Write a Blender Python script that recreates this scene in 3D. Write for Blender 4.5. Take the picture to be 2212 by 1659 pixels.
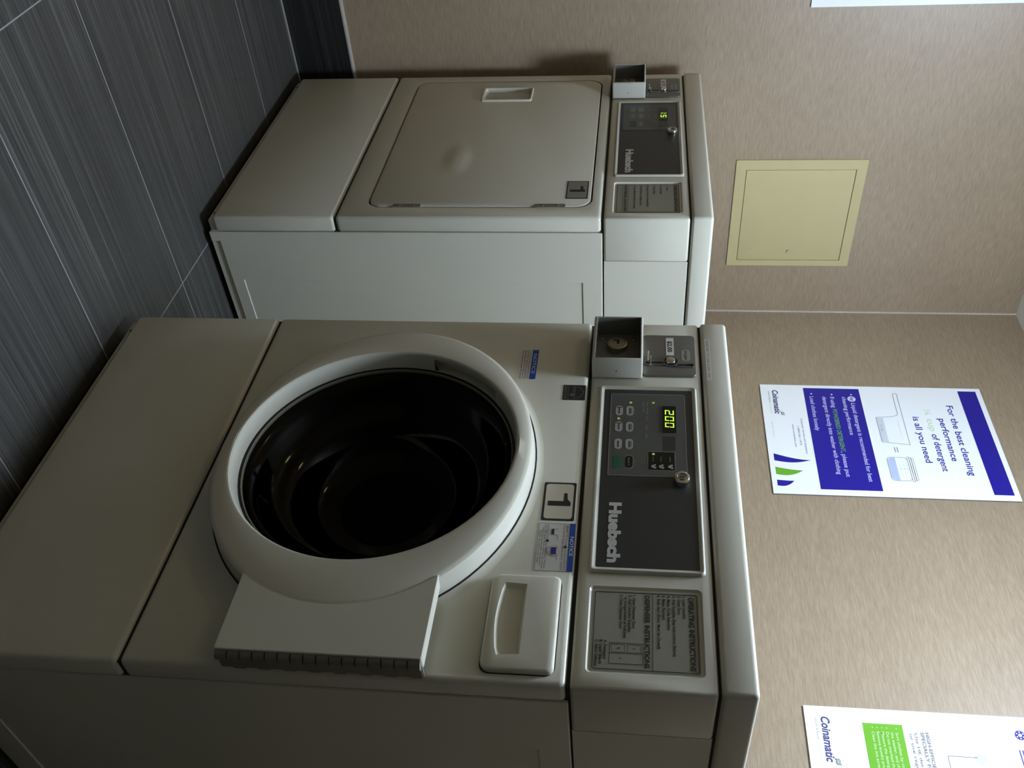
import bpy, bmesh, math
from mathutils import Vector, Matrix

# ------------------------------------------------------------------ reset
for o in list(bpy.data.objects):
    bpy.data.objects.remove(o, do_unlink=True)
scene = bpy.context.scene
COL = scene.collection
PI = math.pi

# ------------------------------------------------------------------ camera
FPX, IW, IH = 1987.27, 2212.0, 1659.0
cam_d = bpy.data.cameras.new('camera')
cam = bpy.data.objects.new('camera', cam_d)
COL.objects.link(cam)
d = Vector((-0.73069798, 0.67434403, -0.10649219))
r = Vector((0.67620472, 0.73635327, 0.023044))
u = Vector((-0.09395546, 0.05517231, 0.99404647))
M = Matrix((u, -r, -d)).transposed().to_4x4()      # the photo is turned a quarter: up points to image right
M.translation = Vector((1.23553, -0.97491, 0.90862))
cam.matrix_world = M
cam_d.sensor_fit = 'HORIZONTAL'
cam_d.sensor_width = 36.0
cam_d.lens = FPX / IW * 36.0
cam_d.shift_x = -45.7 / IW
cam_d.shift_y = 30.7 / IW
cam_d.clip_start = 0.02
scene.camera = cam

# ------------------------------------------------------------------ world, exposure
w_ = bpy.data.worlds.new('room_world'); scene.world = w_
w_.use_nodes = True
w_.node_tree.nodes['Background'].inputs[0].default_value = (0.0, 0.0, 0.0, 1)
w_.node_tree.nodes['Background'].inputs[1].default_value = 0.0
scene.view_settings.view_transform = 'Standard'
scene.view_settings.look = 'None'
scene.view_settings.exposure = 0.0
scene.view_settings.gamma = 1.0
scene.view_settings.use_curve_mapping = False

LAMP = dict(x=0.22, y=-0.12, rad=0.15, drop=0.17, es=98.0, col=(0.77, 0.93, 1.18))

WARM_FILL = dict(x=-0.75, y=-1.55, rad=0.13, drop=0.12, es=11.0, col=(1.0, 0.84, 0.50))  # added unseen warm fill, put in to turn the machine fronts olive

# ------------------------------------------------------------------ dimensions
CEIL = 2.054
XWALL, YWALL = -1.100, 0.7906
XDRY, XWASH, YWASH, W = -1.0355, 0.0, -0.0138, 0.683

# ------------------------------------------------------------------ materials
def new_mat(name):
    m = bpy.data.materials.new(name); m.use_nodes = True
    nt = m.node_tree
    return m, nt, nt.nodes['Principled BSDF']

def mat(name, col, rough=0.5, metal=0.0, spec=0.5, coat=0.0, emit=None, es=0.0, var=0.04, vscale=30.0, bump=0.0, bscale=400.0):
    m, nt, b = new_mat(name)
    N, L = nt.nodes, nt.links
    b.inputs['Roughness'].default_value = rough
    b.inputs['Metallic'].default_value = metal
    b.inputs['Specular IOR Level'].default_value = spec
    b.inputs['Coat Weight'].default_value = coat
    b.inputs['Coat Roughness'].default_value = 0.15
    if emit:
        b.inputs['Emission Color'].default_value = (*emit, 1)
        b.inputs['Emission Strength'].default_value = es
    geo = N.new('ShaderNodeNewGeometry')
    nz = N.new('ShaderNodeTexNoise'); nz.inputs['Scale'].default_value = vscale; nz.inputs['Detail'].default_value = 3
    L.new(geo.outputs['Position'], nz.inputs['Vector'])
    mr = N.new('ShaderNodeMapRange')
    mr.inputs['To Min'].default_value = 1 - var; mr.inputs['To Max'].default_value = 1 + var
    L.new(nz.outputs['Fac'], mr.inputs['Value'])
    vm = N.new('ShaderNodeVectorMath'); vm.operation = 'SCALE'
    vm.inputs[0].default_value = col[:3]
    L.new(mr.outputs['Result'], vm.inputs['Scale'])
    L.new(vm.outputs['Vector'], b.inputs['Base Color'])
    if bump:
        n2 = N.new('ShaderNodeTexNoise'); n2.inputs['Scale'].default_value = bscale
        L.new(geo.outputs['Position'], n2.inputs['Vector'])
        bp = N.new('ShaderNodeBump'); bp.inputs['Strength'].default_value = bump; bp.inputs['Distance'].default_value = 0.001
        L.new(n2.outputs['Fac'], bp.inputs['Height'])
        L.new(bp.outputs['Normal'], b.inputs['Normal'])
    return m

def wallpaper():
    m, nt, b = new_mat('beige_woven_wallpaper')
    N, L = nt.nodes, nt.links
    geo = N.new('ShaderNodeNewGeometry')
    def noise(sc, detail=2.0):
        mp = N.new('ShaderNodeMapping'); mp.inputs['Scale'].default_value = sc
        L.new(geo.outputs['Position'], mp.inputs['Vector'])
        n = N.new('ShaderNodeTexNoise'); n.inputs['Scale'].default_value = 1.0; n.inputs['Detail'].default_value = detail
        L.new(mp.outputs['Vector'], n.inputs['Vector']); return n
    a = noise((32, 32, 420)); c = noise((520, 520, 240)); e = noise((5, 5, 7), 1.0)
    def mad(x, mul, add):
        n = N.new('ShaderNodeMath'); n.operation = 'MULTIPLY_ADD'
        n.inputs[1].default_value = mul
        if isinstance(add, float): n.inputs[2].default_value = add
        else: L.new(add, n.inputs[2])
        L.new(x, n.inputs[0]); return n.outputs[0]
    v = mad(e.outputs['Fac'], 0.12, 0.08)
    v = mad(c.outputs['Fac'], 0.26, v)
    v = mad(a.outputs['Fac'], 0.60, v)
    rp = N.new('ShaderNodeValToRGB')
    rp.color_ramp.elements[0].position = 0.36; rp.color_ramp.elements[0].color = (0.245, 0.176, 0.107, 1)
    rp.color_ramp.elements[1].position = 0.72; rp.color_ramp.elements[1].color = (0.390, 0.293, 0.190, 1)
    L.new(v, rp.inputs['Fac'])
    L.new(rp.outputs['Color'], b.inputs['Base Color'])
    b.inputs['Roughness'].default_value = 0.43
    b.inputs['Specular IOR Level'].default_value = 1.0
    bp = N.new('ShaderNodeBump'); bp.inputs['Strength'].default_value = 0.22; bp.inputs['Distance'].default_value = 0.0015
    L.new(v, bp.inputs['Height']); L.new(bp.outputs['Normal'], b.inputs['Normal'])
    return m

def tile_mat(name, base=1.0, joints=True):
    m, nt, b = new_mat(name)
    N, L = nt.nodes, nt.links
    geo = N.new('ShaderNodeNewGeometry')
    sep = N.new('ShaderNodeSeparateXYZ'); L.new(geo.outputs['Position'], sep.inputs[0])
    def M_(op, a, b_=None, c=None):
        n = N.new('ShaderNodeMath'); n.operation = op
        for i, v in enumerate((a, b_, c)):
            if v is None: continue
            if isinstance(v, (int, float)): n.inputs[i].default_value = v
            else: L.new(v, n.inputs[i])
        return n.outputs[0]
    def noise(sc, detail=3.0, rough=0.6):
        mp = N.new('ShaderNodeMapping'); mp.inputs['Scale'].default_value = sc
        L.new(geo.outputs['Position'], mp.inputs['Vector'])
        n = N.new('ShaderNodeTexNoise'); n.inputs['Scale'].default_value = 1.0; n.inputs['Detail'].default_value = detail
        n.inputs['Roughness'].default_value = rough
        L.new(mp.outputs['Vector'], n.inputs['Vector']); return n.outputs['Fac']
    s1 = noise((260, 1.2, 260)); s2 = noise((70, 0.7, 70)); s3 = noise((560, 3.0, 560), 2.0)
    v = M_('ADD', M_('MULTIPLY', s1, 0.45), M_('ADD', M_('MULTIPLY', s2, 0.25), M_('MULTIPLY', s3, 0.30)))
    rp = N.new('ShaderNodeValToRGB')
    E = rp.color_ramp.elements
    E[0].position = 0.34; E[0].color = (0.024 * base, 0.024 * base, 0.022 * base, 1)
    E[1].position = 0.70; E[1].color = (0.20 * base, 0.192 * base, 0.172 * base, 1)
    k = E.new(0.52); k.color = (0.058 * base, 0.056 * base, 0.050 * base, 1)
    L.new(v, rp.inputs['Fac'])
    col = rp.outputs['Color']
    if joints:
        def line(coord, off, period, hw):
            f = M_('FRACT', M_('DIVIDE', M_('SUBTRACT', coord, off), period))
            dd = M_('MINIMUM', f, M_('SUBTRACT', 1.0, f))
            return M_('LESS_THAN', dd, hw / period)
        g = M_('MAXIMUM', line(sep.outputs['X'], -0.2150 + 0.0, 0.3035, 0.0011), line(sep.outputs['Y'], 0.070, 0.588, 0.0011))
        mx = N.new('ShaderNodeMix'); mx.data_type = 'RGBA'
        L.new(g, mx.inputs['Factor']); L.new(col, mx.inputs['A'])
        mx.inputs['B'].default_value = (0.30, 0.30, 0.29, 1)
        col = mx.outputs['Result']
    L.new(col, b.inputs['Base Color'])
    b.inputs['Roughness'].default_value = 0.42
    b.inputs['Specular IOR Level'].default_value = 0.4
    bp = N.new('ShaderNodeBump'); bp.inputs['Strength'].default_value = 0.25; bp.inputs['Distance'].default_value = 0.001
    L.new(v, bp.inputs['Height']); L.new(bp.outputs['Normal'], b.inputs['Normal'])
    return m

def glass_mat():
    m, nt, b = new_mat('smoked_door_glass')
    N, L = nt.nodes, nt.links
    N.remove(b)
    out = N['Material Output']
    fr = N.new('ShaderNodeFresnel'); fr.inputs['IOR'].default_value = 1.45
    tr = N.new('ShaderNodeBsdfTransparent'); tr.inputs['Color'].default_value = (0.14, 0.135, 0.12, 1)
    gl = N.new('ShaderNodeBsdfGlossy'); gl.inputs['Roughness'].default_value = 0.06
    gl.inputs['Color'].default_value = (0.34, 0.33, 0.28, 1)
    mx = N.new('ShaderNodeMixShader')
    L.new(fr.outputs[0], mx.inputs[0]); L.new(tr.outputs[0], mx.inputs[1]); L.new(gl.outputs[0], mx.inputs[2])
    L.new(mx.outputs[0], out.inputs['Surface'])
    return m

def dent_mat(center, rad):
    """the dryer door's paint with a shallow round dent pressed into the sheet metal"""
    m = mat('white_enamel_dented', PAINT, 0.30, spec=0.5, var=0.02, vscale=6, bump=0.04, bscale=700)
    nt = m.node_tree; N, L = nt.nodes, nt.links
    b = N['Principled BSDF']
    geo = N.new('ShaderNodeNewGeometry')
    vd = N.new('ShaderNodeVectorMath'); vd.operation = 'DISTANCE'
    sc = N.new('ShaderNodeVectorMath'); sc.operation = 'MULTIPLY'; sc.inputs[1].default_value = (.47, 1, 1)
    L.new(geo.outputs['Position'], sc.inputs[0]); L.new(sc.outputs[0], vd.inputs[0])
    vd.inputs[1].default_value = (center[0] * .47, center[1], center[2])
    mr = N.new('ShaderNodeMapRange'); mr.interpolation_type = 'SMOOTHERSTEP'
    mr.inputs['From Min'].default_value = 0.0; mr.inputs['From Max'].default_value = rad
    L.new(vd.outputs['Value'], mr.inputs['Value'])
    bp = N.new('ShaderNodeBump'); bp.inputs['Strength'].default_value = 1.0; bp.inputs['Distance'].default_value = -0.0028
    L.new(mr.outputs['Result'], bp.inputs['Height'])
    L.new(bp.outputs['Normal'], b.inputs['Normal'])
    return m

PAINT = (0.62, 0.595, 0.48)
M_ = {}
M_['paint'] = mat('white_enamel', PAINT, 0.30, spec=0.5, var=0.025, vscale=6, bump=0.05, bscale=700)
M_['plastic'] = mat('white_plastic', (0.66, 0.63, 0.50), 0.38, var=0.02)
M_['frame'] = mat('enamel_bezel', (0.50, 0.48, 0.39), 0.34)
M_['rim'] = mat('silver_grey_plastic', (0.48, 0.46, 0.38), 0.33, var=0.02)
M_['wall'] = wallpaper()
M_['floor'] = tile_mat('dark_striped_tile')
M_['base'] = tile_mat('dark_striped_base_tile', 0.32, False)
M_['tan'] = mat('tan_painted_wall', (0.26, 0.21, 0.13), 0.8)
M_['dusk'] = mat('dark_painted_wall', (0.16, 0.14, 0.10), 0.8)
M_['ceil'] = mat('ceiling_white', (0.90, 0.89, 0.86), 0.9, var=0.05, vscale=40)
M_['caulk'] = mat('pale_caulk', (0.42, 0.40, 0.36), 0.7, var=0.1, vscale=60)
M_['bead'] = mat('corner_bead', (0.60, 0.53, 0.45), 0.6, var=0.12, vscale=50)
M_['trimm'] = mat('satin_edge_trim', (0.45, 0.43, 0.40), 0.4, metal=0.3)
M_['black'] = mat('black_rubber', (0.012, 0.012, 0.013), 0.7, var=0.1)
M_['gap'] = mat('dark_gap', (0.02, 0.019, 0.016), 0.9)
M_['face'] = mat('charcoal_control_face', (0.034, 0.034, 0.031), 0.42, var=0.05)
M_['keyface'] = mat('grey_keypad_face', (0.085, 0.086, 0.074), 0.42, var=0.05)
M_['dryface'] = mat('pale_keypad_face', (0.085, 0.088, 0.080), 0.42, var=0.05)
M_['greyline'] = mat('grey_line', (0.27, 0.27, 0.24), 0.5)
M_['softline'] = mat('soft_grey_line', (0.12, 0.12, 0.11), 0.5)
M_['key'] = mat('grey_key', (0.36, 0.36, 0.31), 0.5)
M_['keyink'] = mat('dark_key_ink', (0.05, 0.05, 0.045), 0.6)
M_['green'] = mat('green_start_key', (0.012, 0.11, 0.050), 0.45)
M_['dkgreen'] = mat('dull_green_key', (0.030, 0.075, 0.060), 0.5)
M_['display'] = mat('display_window', (0.008, 0.010, 0.006), 0.2)
M_['dimdisp'] = mat('dim_display_window', (0.040, 0.042, 0.030), 0.35)
M_['seg'] = mat('lit_green_segment', (0.1, 0.2, 0.01), 0.5, emit=(0.56, 0.86, 0.07), es=1.0, var=0.0)
M_['led'] = mat('lit_yellow_led', (0.1, 0.1, 0.02), 0.5, emit=(0.55, 0.60, 0.16), es=0.45, var=0.0)
M_['logo'] = mat('grey_brand_ink', (0.55, 0.54, 0.49), 0.5)
M_['steel'] = mat('brushed_steel', (0.25, 0.25, 0.25), 0.36, metal=0.85, var=0.06, vscale=80)
M_['coinplate'] = mat('grey_metal_plate', (0.165, 0.160, 0.140), 0.34, metal=0.55, var=0.04)
M_['coinin'] = mat('dark_vault_paint', (0.17, 0.165, 0.145), 0.45)
M_['chrome'] = mat('polished_chrome', (0.70, 0.70, 0.66), 0.12, metal=1.0, var=0.0)
M_['brass'] = mat('worn_brass', (0.42, 0.38, 0.28), 0.32, metal=0.8, var=0.1, vscale=120)
M_['hinge'] = mat('dark_hinge_steel', (0.24, 0.22, 0.17), 0.5, metal=0.4, var=0.1, vscale=150)
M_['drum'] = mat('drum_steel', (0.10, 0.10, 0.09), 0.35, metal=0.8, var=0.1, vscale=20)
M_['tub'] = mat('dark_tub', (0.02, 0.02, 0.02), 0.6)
M_['glass'] = glass_mat()
M_['label'] = mat('grey_instruction_label', (0.27, 0.26, 0.20), 0.5, var=0.02)
M_['sticker'] = mat('pale_sticker', (0.62, 0.60, 0.54), 0.5, var=0.02)
M_['onelab'] = mat('cream_number_label', (0.60, 0.54, 0.42), 0.5, var=0.02)
M_['onegrey'] = mat('grey_number_label', (0.25, 0.24, 0.20), 0.5, var=0.02)
M_['ink'] = mat('black_ink', (0.018, 0.017, 0.014), 0.6)
M_['softink'] = mat('faded_ink', (0.17, 0.16, 0.14), 0.6)
M_['blue'] = mat('blue_ink', (0.010, 0.065, 0.32), 0.45)
M_['navy'] = mat('navy_ink', (0.012, 0.03, 0.20), 0.45)
M_['redink'] = mat('dull_red_ink', (0.30, 0.12, 0.09), 0.6)
M_['orange'] = mat('orange_ink', (0.60, 0.30, 0.20), 0.6)
M_['white'] = mat('white_print', (0.80, 0.80, 0.80), 0.5)
M_['board'] = mat('glossy_white_board', (0.94, 0.95, 0.94), 0.28, var=0.0)
M_['boardedge'] = mat('dark_board_edge', (0.10, 0.10, 0.085), 0.6)
M_['violet'] = mat('royal_blue_print', (0.011, 0.006, 0.27), 0.30, var=0.0)
M_['lime'] = mat('lime_green_print', (0.15, 0.39, 0.030), 0.75, spec=0.2, var=0.0)
M_['palelime'] = mat('pale_green_print', (0.55, 0.78, 0.40), 0.5, var=0.0)
M_['palev'] = mat('pale_lilac_print', (0.62, 0.60, 0.86), 0.5, var=0.0)
M_['paleblue'] = mat('pale_blue_print', (0.50, 0.56, 0.90), 0.5, var=0.0)
M_['palegrey'] = mat('pale_grey_print', (0.66, 0.69, 0.74), 0.5, var=0.0)
M_['greyprint'] = mat('dark_grey_print', (0.12, 0.12, 0.14), 0.5, var=0.0)
M_['outline'] = mat('grey_outline_print', (0.28, 0.30, 0.30), 0.5, var=0.0)
M_['logoviolet'] = mat('slate_violet_print', (0.055, 0.05, 0.17), 0.5, var=0.0)
M_['logogreen'] = mat('slate_green_print', (0.05, 0.10, 0.10), 0.5, var=0.0)
M_['cream'] = mat('cream_gloss_paint', (0.53, 0.45, 0.225), 0.45, var=0.04, vscale=18, bump=0.1, bscale=120)
M_['creamgap'] = mat('dark_brown_gap', (0.10, 0.085, 0.055), 0.9)  # dark brown for the panel's gap and latch slot
M_['fill_diff'] = mat('warm_fill_shade', (0.8, 0.78, 0.7), 0.6, emit=WARM_FILL['col'], es=1.0, var=0.0)  # glow of the added warm fill light
M_['diff'] = mat('lit_diffuser', (0.8, 0.8, 0.8), 0.6, emit=LAMP['col'], es=1.0, var=0.0)

# ------------------------------------------------------------------ mesh helpers
def finish(bm, sharp=35):
    bmesh.ops.recalc_face_normals(bm, faces=bm.faces)
    lim = math.radians(sharp)
    for f in bm.faces: f.smooth = True
    for e in bm.edges:
        e.smooth = not (len(e.link_faces) != 2 or e.calc_face_angle(0) > lim)

def obj(name, bm, m, parent=None, sharp=35, fin=True):
    if fin: finish(bm, sharp)
    me = bpy.data.meshes.new(name); bm.to_mesh(me); bm.free()
    for mm in (m if isinstance(m, (list, tuple)) else [m]): me.materials.append(mm)
    o = bpy.data.objects.new(name, me); COL.objects.link(o)
    if parent: o.parent = parent
    return o

def thing(name, label, cat, loc=(0, 0, 0), rz=0.0):
    o = bpy.data.objects.new(name, None); COL.objects.link(o)
    o.empty_display_size = 0.1
    o.location = loc; o.rotation_euler = (0, 0, rz)
    o['label'] = label; o['category'] = cat
    return o

def struct(o):
    o['kind'] = 'structure'; return o

def box(x0, x1, y0, y1, z0, z1, bev=0.0, seg=2, bm=None):
    b2 = bmesh.new()
    vs = [b2.verts.new((x, y, z)) for x in (x0, x1) for y in (y0, y1) for z in (z0, z1)]
    for q in ((0, 1, 3, 2), (4, 6, 7, 5), (0, 4, 5, 1), (2, 3, 7, 6), (0, 2, 6, 4), (1, 5, 7, 3)):
        b2.faces.new([vs[i] for i in q])
    bmesh.ops.recalc_face_normals(b2, faces=b2.faces)
    if bev: bmesh.ops.bevel(b2, geom=b2.edges[:], offset=bev, segments=seg, profile=0.5, affect='EDGES')
    return merge(bm, b2)

def merge(bm, b2):
    if bm is None: return b2
    me = bpy.data.meshes.new('tmp'); b2.to_mesh(me); b2.free(); bm.from_mesh(me); bpy.data.meshes.remove(me)
    return bm

def rrect(x0, x1, z0, z1, r_, n=6):
    """rounded rectangle outline (x, z), counter-clockwise seen from the front"""
    pts = []
    rs = r_ if isinstance(r_, (list, tuple)) else [r_] * 4
    for (cx, cz, a0), q in zip(((x1, z1, 0), (x0, z1, 90), (x0, z0, 180), (x1, z0, 270)), rs):
        sx = -1 if cx == x1 else 1; sz = -1 if cz == z1 else 1
        ox, oz = cx + sx * q, cz + sz * q
        for i in range(n + 1):
            a = math.radians(a0 + 90 * i / n)
            pts.append((ox + q * math.cos(a), oz + q * math.sin(a)))
    return pts

def ell(cx, cz, a, b, n=96):
    return [(cx + a * math.cos(2 * PI * i / n), cz + b * math.sin(2 * PI * i / n)) for i in range(n)]

def loft(loops, cap0=True, cap1=True, closed=False, bm=None):
    """loops: list of (outline [(x,z)], y); joins them with quads"""
    b2 = bmesh.new()
    rings = [[b2.verts.new((x, y, z)) for x, z in pts] for pts, y in loops]
    n = len(rings[0]); k = len(rings)
    for i in range(k if closed else k - 1):
        A, B = rings[i], rings[(i + 1) % k]
        for j in range(n):
            b2.faces.new((A[j], A[(j + 1) % n], B[(j + 1) % n], B[j]))
    if not closed:
        if cap0: b2.faces.new(rings[0])
        if cap1: b2.faces.new(rings[-1])
    bmesh.ops.recalc_face_normals(b2, faces=b2.faces)
    return merge(bm, b2)

def plate(x0, x1, z0, z1, r_, y0, y1, bev=0.0, bm=None):
    """rounded plate, front at y0 (towards the viewer), back at y1"""
    if not bev: return loft([(rrect(x0, x1, z0, z1, r_), y0), (rrect(x0, x1, z0, z1, r_), y1)], bm=bm)
    L = []
    for t in (0, 30, 60, 90):
        a = math.radians(t); ins = bev * (1 - math.sin(a)); yy = y0 + bev * (1 - math.cos(a))
        L.append((rrect(x0 + ins, x1 - ins, z0 + ins, z1 - ins, max(r_ - ins, 0.0005)), yy))
    L.append((rrect(x0, x1, z0, z1, r_), y1))
    return loft(L, bm=bm)

def cyl(cx, cz, rad, y0, y1, n=32, bev=0.0, bm=None):
    if bev:
        return loft([(ell(cx, cz, rad - bev, rad - bev, n), y0), (ell(cx, cz, rad - bev * .3, rad - bev * .3, n), y0 + bev * .3),
                     (ell(cx, cz, rad, rad, n), y0 + bev), (ell(cx, cz, rad, rad, n), y1)], bm=bm)
    return loft([(ell(cx, cz, rad, rad, n), y0), (ell(cx, cz, rad, rad, n), y1)], bm=bm)

def ring(pts_out, pts_in, y0, y1, bm=None):
    return loft([(pts_out, y1), (pts_out, y0), (pts_in, y0), (pts_in, y1)], closed=True, bm=bm)

def cut(bm, cutter):
    """boolean difference, returns a new bmesh"""
    bmesh.ops.recalc_face_normals(bm, faces=bm.faces); bmesh.ops.recalc_face_normals(cutter, faces=cutter.faces)
    ma = bpy.data.meshes.new('a'); bm.to_mesh(ma); bm.free()
    mb = bpy.data.meshes.new('b'); cutter.to_mesh(mb); cutter.free()
    oa = bpy.data.objects.new('a', ma); ob = bpy.data.objects.new('b', mb)
    COL.objects.link(oa); COL.objects.link(ob)
    md = oa.modifiers.new('m', 'BOOLEAN'); md.operation = 'DIFFERENCE'; md.solver = 'EXACT'; md.object = ob
    bpy.context.view_layer.update()
    dg = bpy.context.evaluated_depsgraph_get()
    me = bpy.data.meshes.new_from_object(oa.evaluated_get(dg))
    out = bmesh.new(); out.from_mesh(me)
    bpy.data.objects.remove(oa, do_unlink=True); bpy.data.objects.remove(ob, do_unlink=True)
    for x in (ma, mb, me): bpy.data.meshes.remove(x)
    return out

# ------------------------------------------------------------------ flat printing: text, strokes, fills
_tc = {}
def glyphs(txt, bold=0.0, shear=0.0):
    k = (txt, bold, shear)
    if k in _tc: return _tc[k]
    c = bpy.data.curves.new('t', 'FONT'); c.body = txt; c.size = 1.0; c.offset = bold; c.shear = shear
    c.resolution_u = 3
    o = bpy.data.objects.new('t', c); COL.objects.link(o)
    bpy.context.view_layer.update()
    me = bpy.data.meshes.new_from_object(o.evaluated_get(bpy.context.evaluated_depsgraph_get()))
    vs = [(v.co.x, v.co.y) for v in me.vertices]; fs = [tuple(p.vertices) for p in me.polygons]
    bpy.data.objects.remove(o, do_unlink=True); bpy.data.curves.remove(c); bpy.data.meshes.remove(me)
    _tc[k] = (vs, fs); return _tc[k]
_capv, _ = glyphs('H')
CAPH = max(y for x, y in _capv)

class Ink:
    """thin printing lying on a plane y = const facing -Y; several inks as material slots of one mesh"""
    def __init__(s, y): s.bm = bmesh.new(); s.y = y; s.ms = []; s.k = 0
    def mi(s, m):
        if m not in s.ms: s.ms.append(m)
        return s.ms.index(m)
    def face(s, pts, m, lift=0):
        yy = s.y - lift * 0.00015
        f = s.bm.faces.new([s.bm.verts.new((x, yy, z)) for x, z in pts]); f.material_index = s.mi(m); f.normal_update()
        if f.normal.y > 0: f.normal_flip()
    def rect(s, x0, x1, z0, z1, m, lift=0): s.face([(x0, z0), (x1, z0), (x1, z1), (x0, z1)], m, lift)
    def rr(s, x0, x1, z0, z1, r_, m, lift=0): s.face(rrect(x0, x1, z0, z1, r_), m, lift)
    def disc(s, cx, cz, r_, m, lift=0, b=None): s.face(ell(cx, cz, r_, b or r_, 24), m, lift)
    def stroke(s, pts, w_, m, closed=False, lift=0):
        n = len(pts); P = [Vector(p) for p in pts]
        L, R = [], []
        for i in range(n):
            a = P[i - 1] if (i or closed) else P[i]; b = P[(i + 1) % n] if (i < n - 1 or closed) else P[i]
            t1 = (P[i] - a); t2 = (b - P[i])
            if t1.length < 1e-9: t1 = t2
            if t2.length < 1e-9: t2 = t1
            t = (t1.normalized() + t2.normalized())
            if t.length < 1e-6: t = t1
            t.normalize(); nn = Vector((-t.y, t.x))
            c = max(0.5, abs(nn.dot(Vector((-t1.y, t1.x)).normalized())))
            L.append(P[i] + nn * w_ / 2 / c); R.append(P[i] - nn * w_ / 2 / c)
        for i in range(n if closed else n - 1):
            j = (i + 1) % n
            s.face([L[i], L[j], R[j], R[i]], m, lift)
    def frame(s, x0, x1, z0, z1, r_, w_, m, lift=0): s.stroke(rrect(x0, x1, z0, z1, r_, 4), w_, m, True, lift)
    def text(s, txt, x0, x1, z0, h, m, bold=0.0, shear=0.0, lift=0):
        """fits the text between x0 and x1, baseline z0, cap height h"""
        vs, fs = glyphs(txt, bold, shear)
        if not vs: return
        a = min(v[0] for v in vs); b = max(v[0] for v in vs)
        sx = (x1 - x0) / (b - a); sz = h / CAPH; yy = s.y - lift * 0.00015
        V = [s.bm.verts.new((x0 + (x - a) * sx, yy, z0 + y * sz)) for x, y in vs]
        k = s.mi(m)
        for f in fs:
            try: ff = s.bm.faces.new([V[i] for i in f])
            except ValueError: continue
            ff.material_index = k; ff.normal_update()
            if ff.normal.y > 0: ff.normal_flip()
    def build(s, name, parent=None): return obj(name, s.bm, s.ms, parent, fin=False)

def seven_seg(ink, ch, x0, z0, w_, h, t, m, slant=0.10):
    on = {'0': 'abcdef', '1': 'bc', '2': 'abged', '5': 'afgcd'}[ch]
    g = t * 0.25; hh = h / 2
    segs = {'a': (0, h - t, w_, h), 'd': (0, 0, w_, t), 'g': (t * .6, hh - t / 2, w_ - t * .6, hh + t / 2),
            'f': (0, hh + g, t, h - g), 'b': (w_ - t, hh + g, w_, h - g), 'e': (0, g, t, hh - g), 'c': (w_ - t, g, w_, hh - g)}
    for s_ in on:
        a, b, c, e = segs[s_]
        ink.face([(x0 + p + slant * q, z0 + q) for p, q in ((a, b), (c, b), (c, e), (a, e))], m, 1)

# ================================================================== THE ROOM
XR, YF = 3.3, -1.9
struct(obj('floor', box(XWALL - .1, XR + .1, YF - .1, YWALL + .1, -0.05, 0.0), M_['floor']))
struct(obj('ceiling', box(XWALL - .1, XR + .1, YF - .1, YWALL + .1, CEIL, CEIL + .05), M_['ceil']))
struct(obj('wall_left', box(XWALL - .08, XWALL, YF, YWALL + .08, 0.0, CEIL), M_['wall']))
struct(obj('wall_back', box(XWALL, XR, YWALL, YWALL + .08, 0.0, CEIL), M_['wall']))
struct(obj('wall_right', box(XR, XR + .08, YF, YWALL + .08, 0.0, CEIL), M_['dusk']))
struct(obj('wall_front', box(XWALL, XR, YF - .08, YF, 0.0, CEIL), M_['tan']))
struct(obj('baseboard_left', box(XWALL, XWALL + .006, YF, YWALL - .006, 0.0, 0.150, .001, 1), M_['base']))
struct(obj('baseboard_back', box(XWALL, XR, YWALL - .006, YWALL, 0.0, 0.150, .001, 1), M_['base']))
struct(obj('trim_1', box(XWALL, XWALL + .0035, YWALL - .0035, YWALL, 0.154, CEIL), M_['bead']))
struct(obj('trim_2', box(XWALL, XWALL + .0075, YF, YWALL - .008, 0.150, 0.1535), M_['trimm']))
struct(obj('trim_3', box(XWALL, XWALL + .0035, YF, YWALL - .008, 0.1535, 0.1575), M_['bead']))
struct(obj('trim_4', box(XWALL + .006, XWALL + .009, YF, YWALL - .008, 0.0, 0.003), M_['caulk']))

# ceiling light that lights the corner (out of the frame, above the washer)
def lathe(prof, n=48):
    b2 = bmesh.new()
    R = [[b2.verts.new((q * math.cos(2 * PI * i / n), q * math.sin(2 * PI * i / n), z)) for i in range(n)] for q, z in prof]
    for i in range(len(R) - 1):
        for j in range(n): b2.faces.new((R[i][j], R[i][(j + 1) % n], R[i + 1][(j + 1) % n], R[i + 1][j]))
    b2.faces.new(R[0]); b2.faces.new(R[-1])
    return b2

def round_light(P, label, mt):
    t = thing('ceiling_light', label, 'ceiling light', (P['x'], P['y'], CEIL))
    LR, LD = P['rad'], P['drop']
    obj('ceiling_plate', lathe([(LR + .012, 0), (LR + .014, -.006), (LR + .012, -.016), (LR - .004, -.018)]), M_['plastic'], t)
    mt.node_tree.nodes['Principled BSDF'].inputs['Emission Strength'].default_value = P['es']
    obj('glass_shade', lathe([(LR * math.cos(a_ * PI / 20), -.018 - (LD - .018) * math.sin(a_ * PI / 20)) for a_ in range(0, 10)] + [(.01, -LD)]), mt, t)
round_light(LAMP, 'round cool white glass ceiling light above the gap between the machines', M_['diff'])
round_light(WARM_FILL, 'added round warm fill light close to the left wall, tinting the machine fronts', M_['fill_diff'])

# ================================================================== MACHINES
ZS, ZG, ZL, ZT = 0.2924, 0.8421, 1.0184, 1.0612

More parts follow.
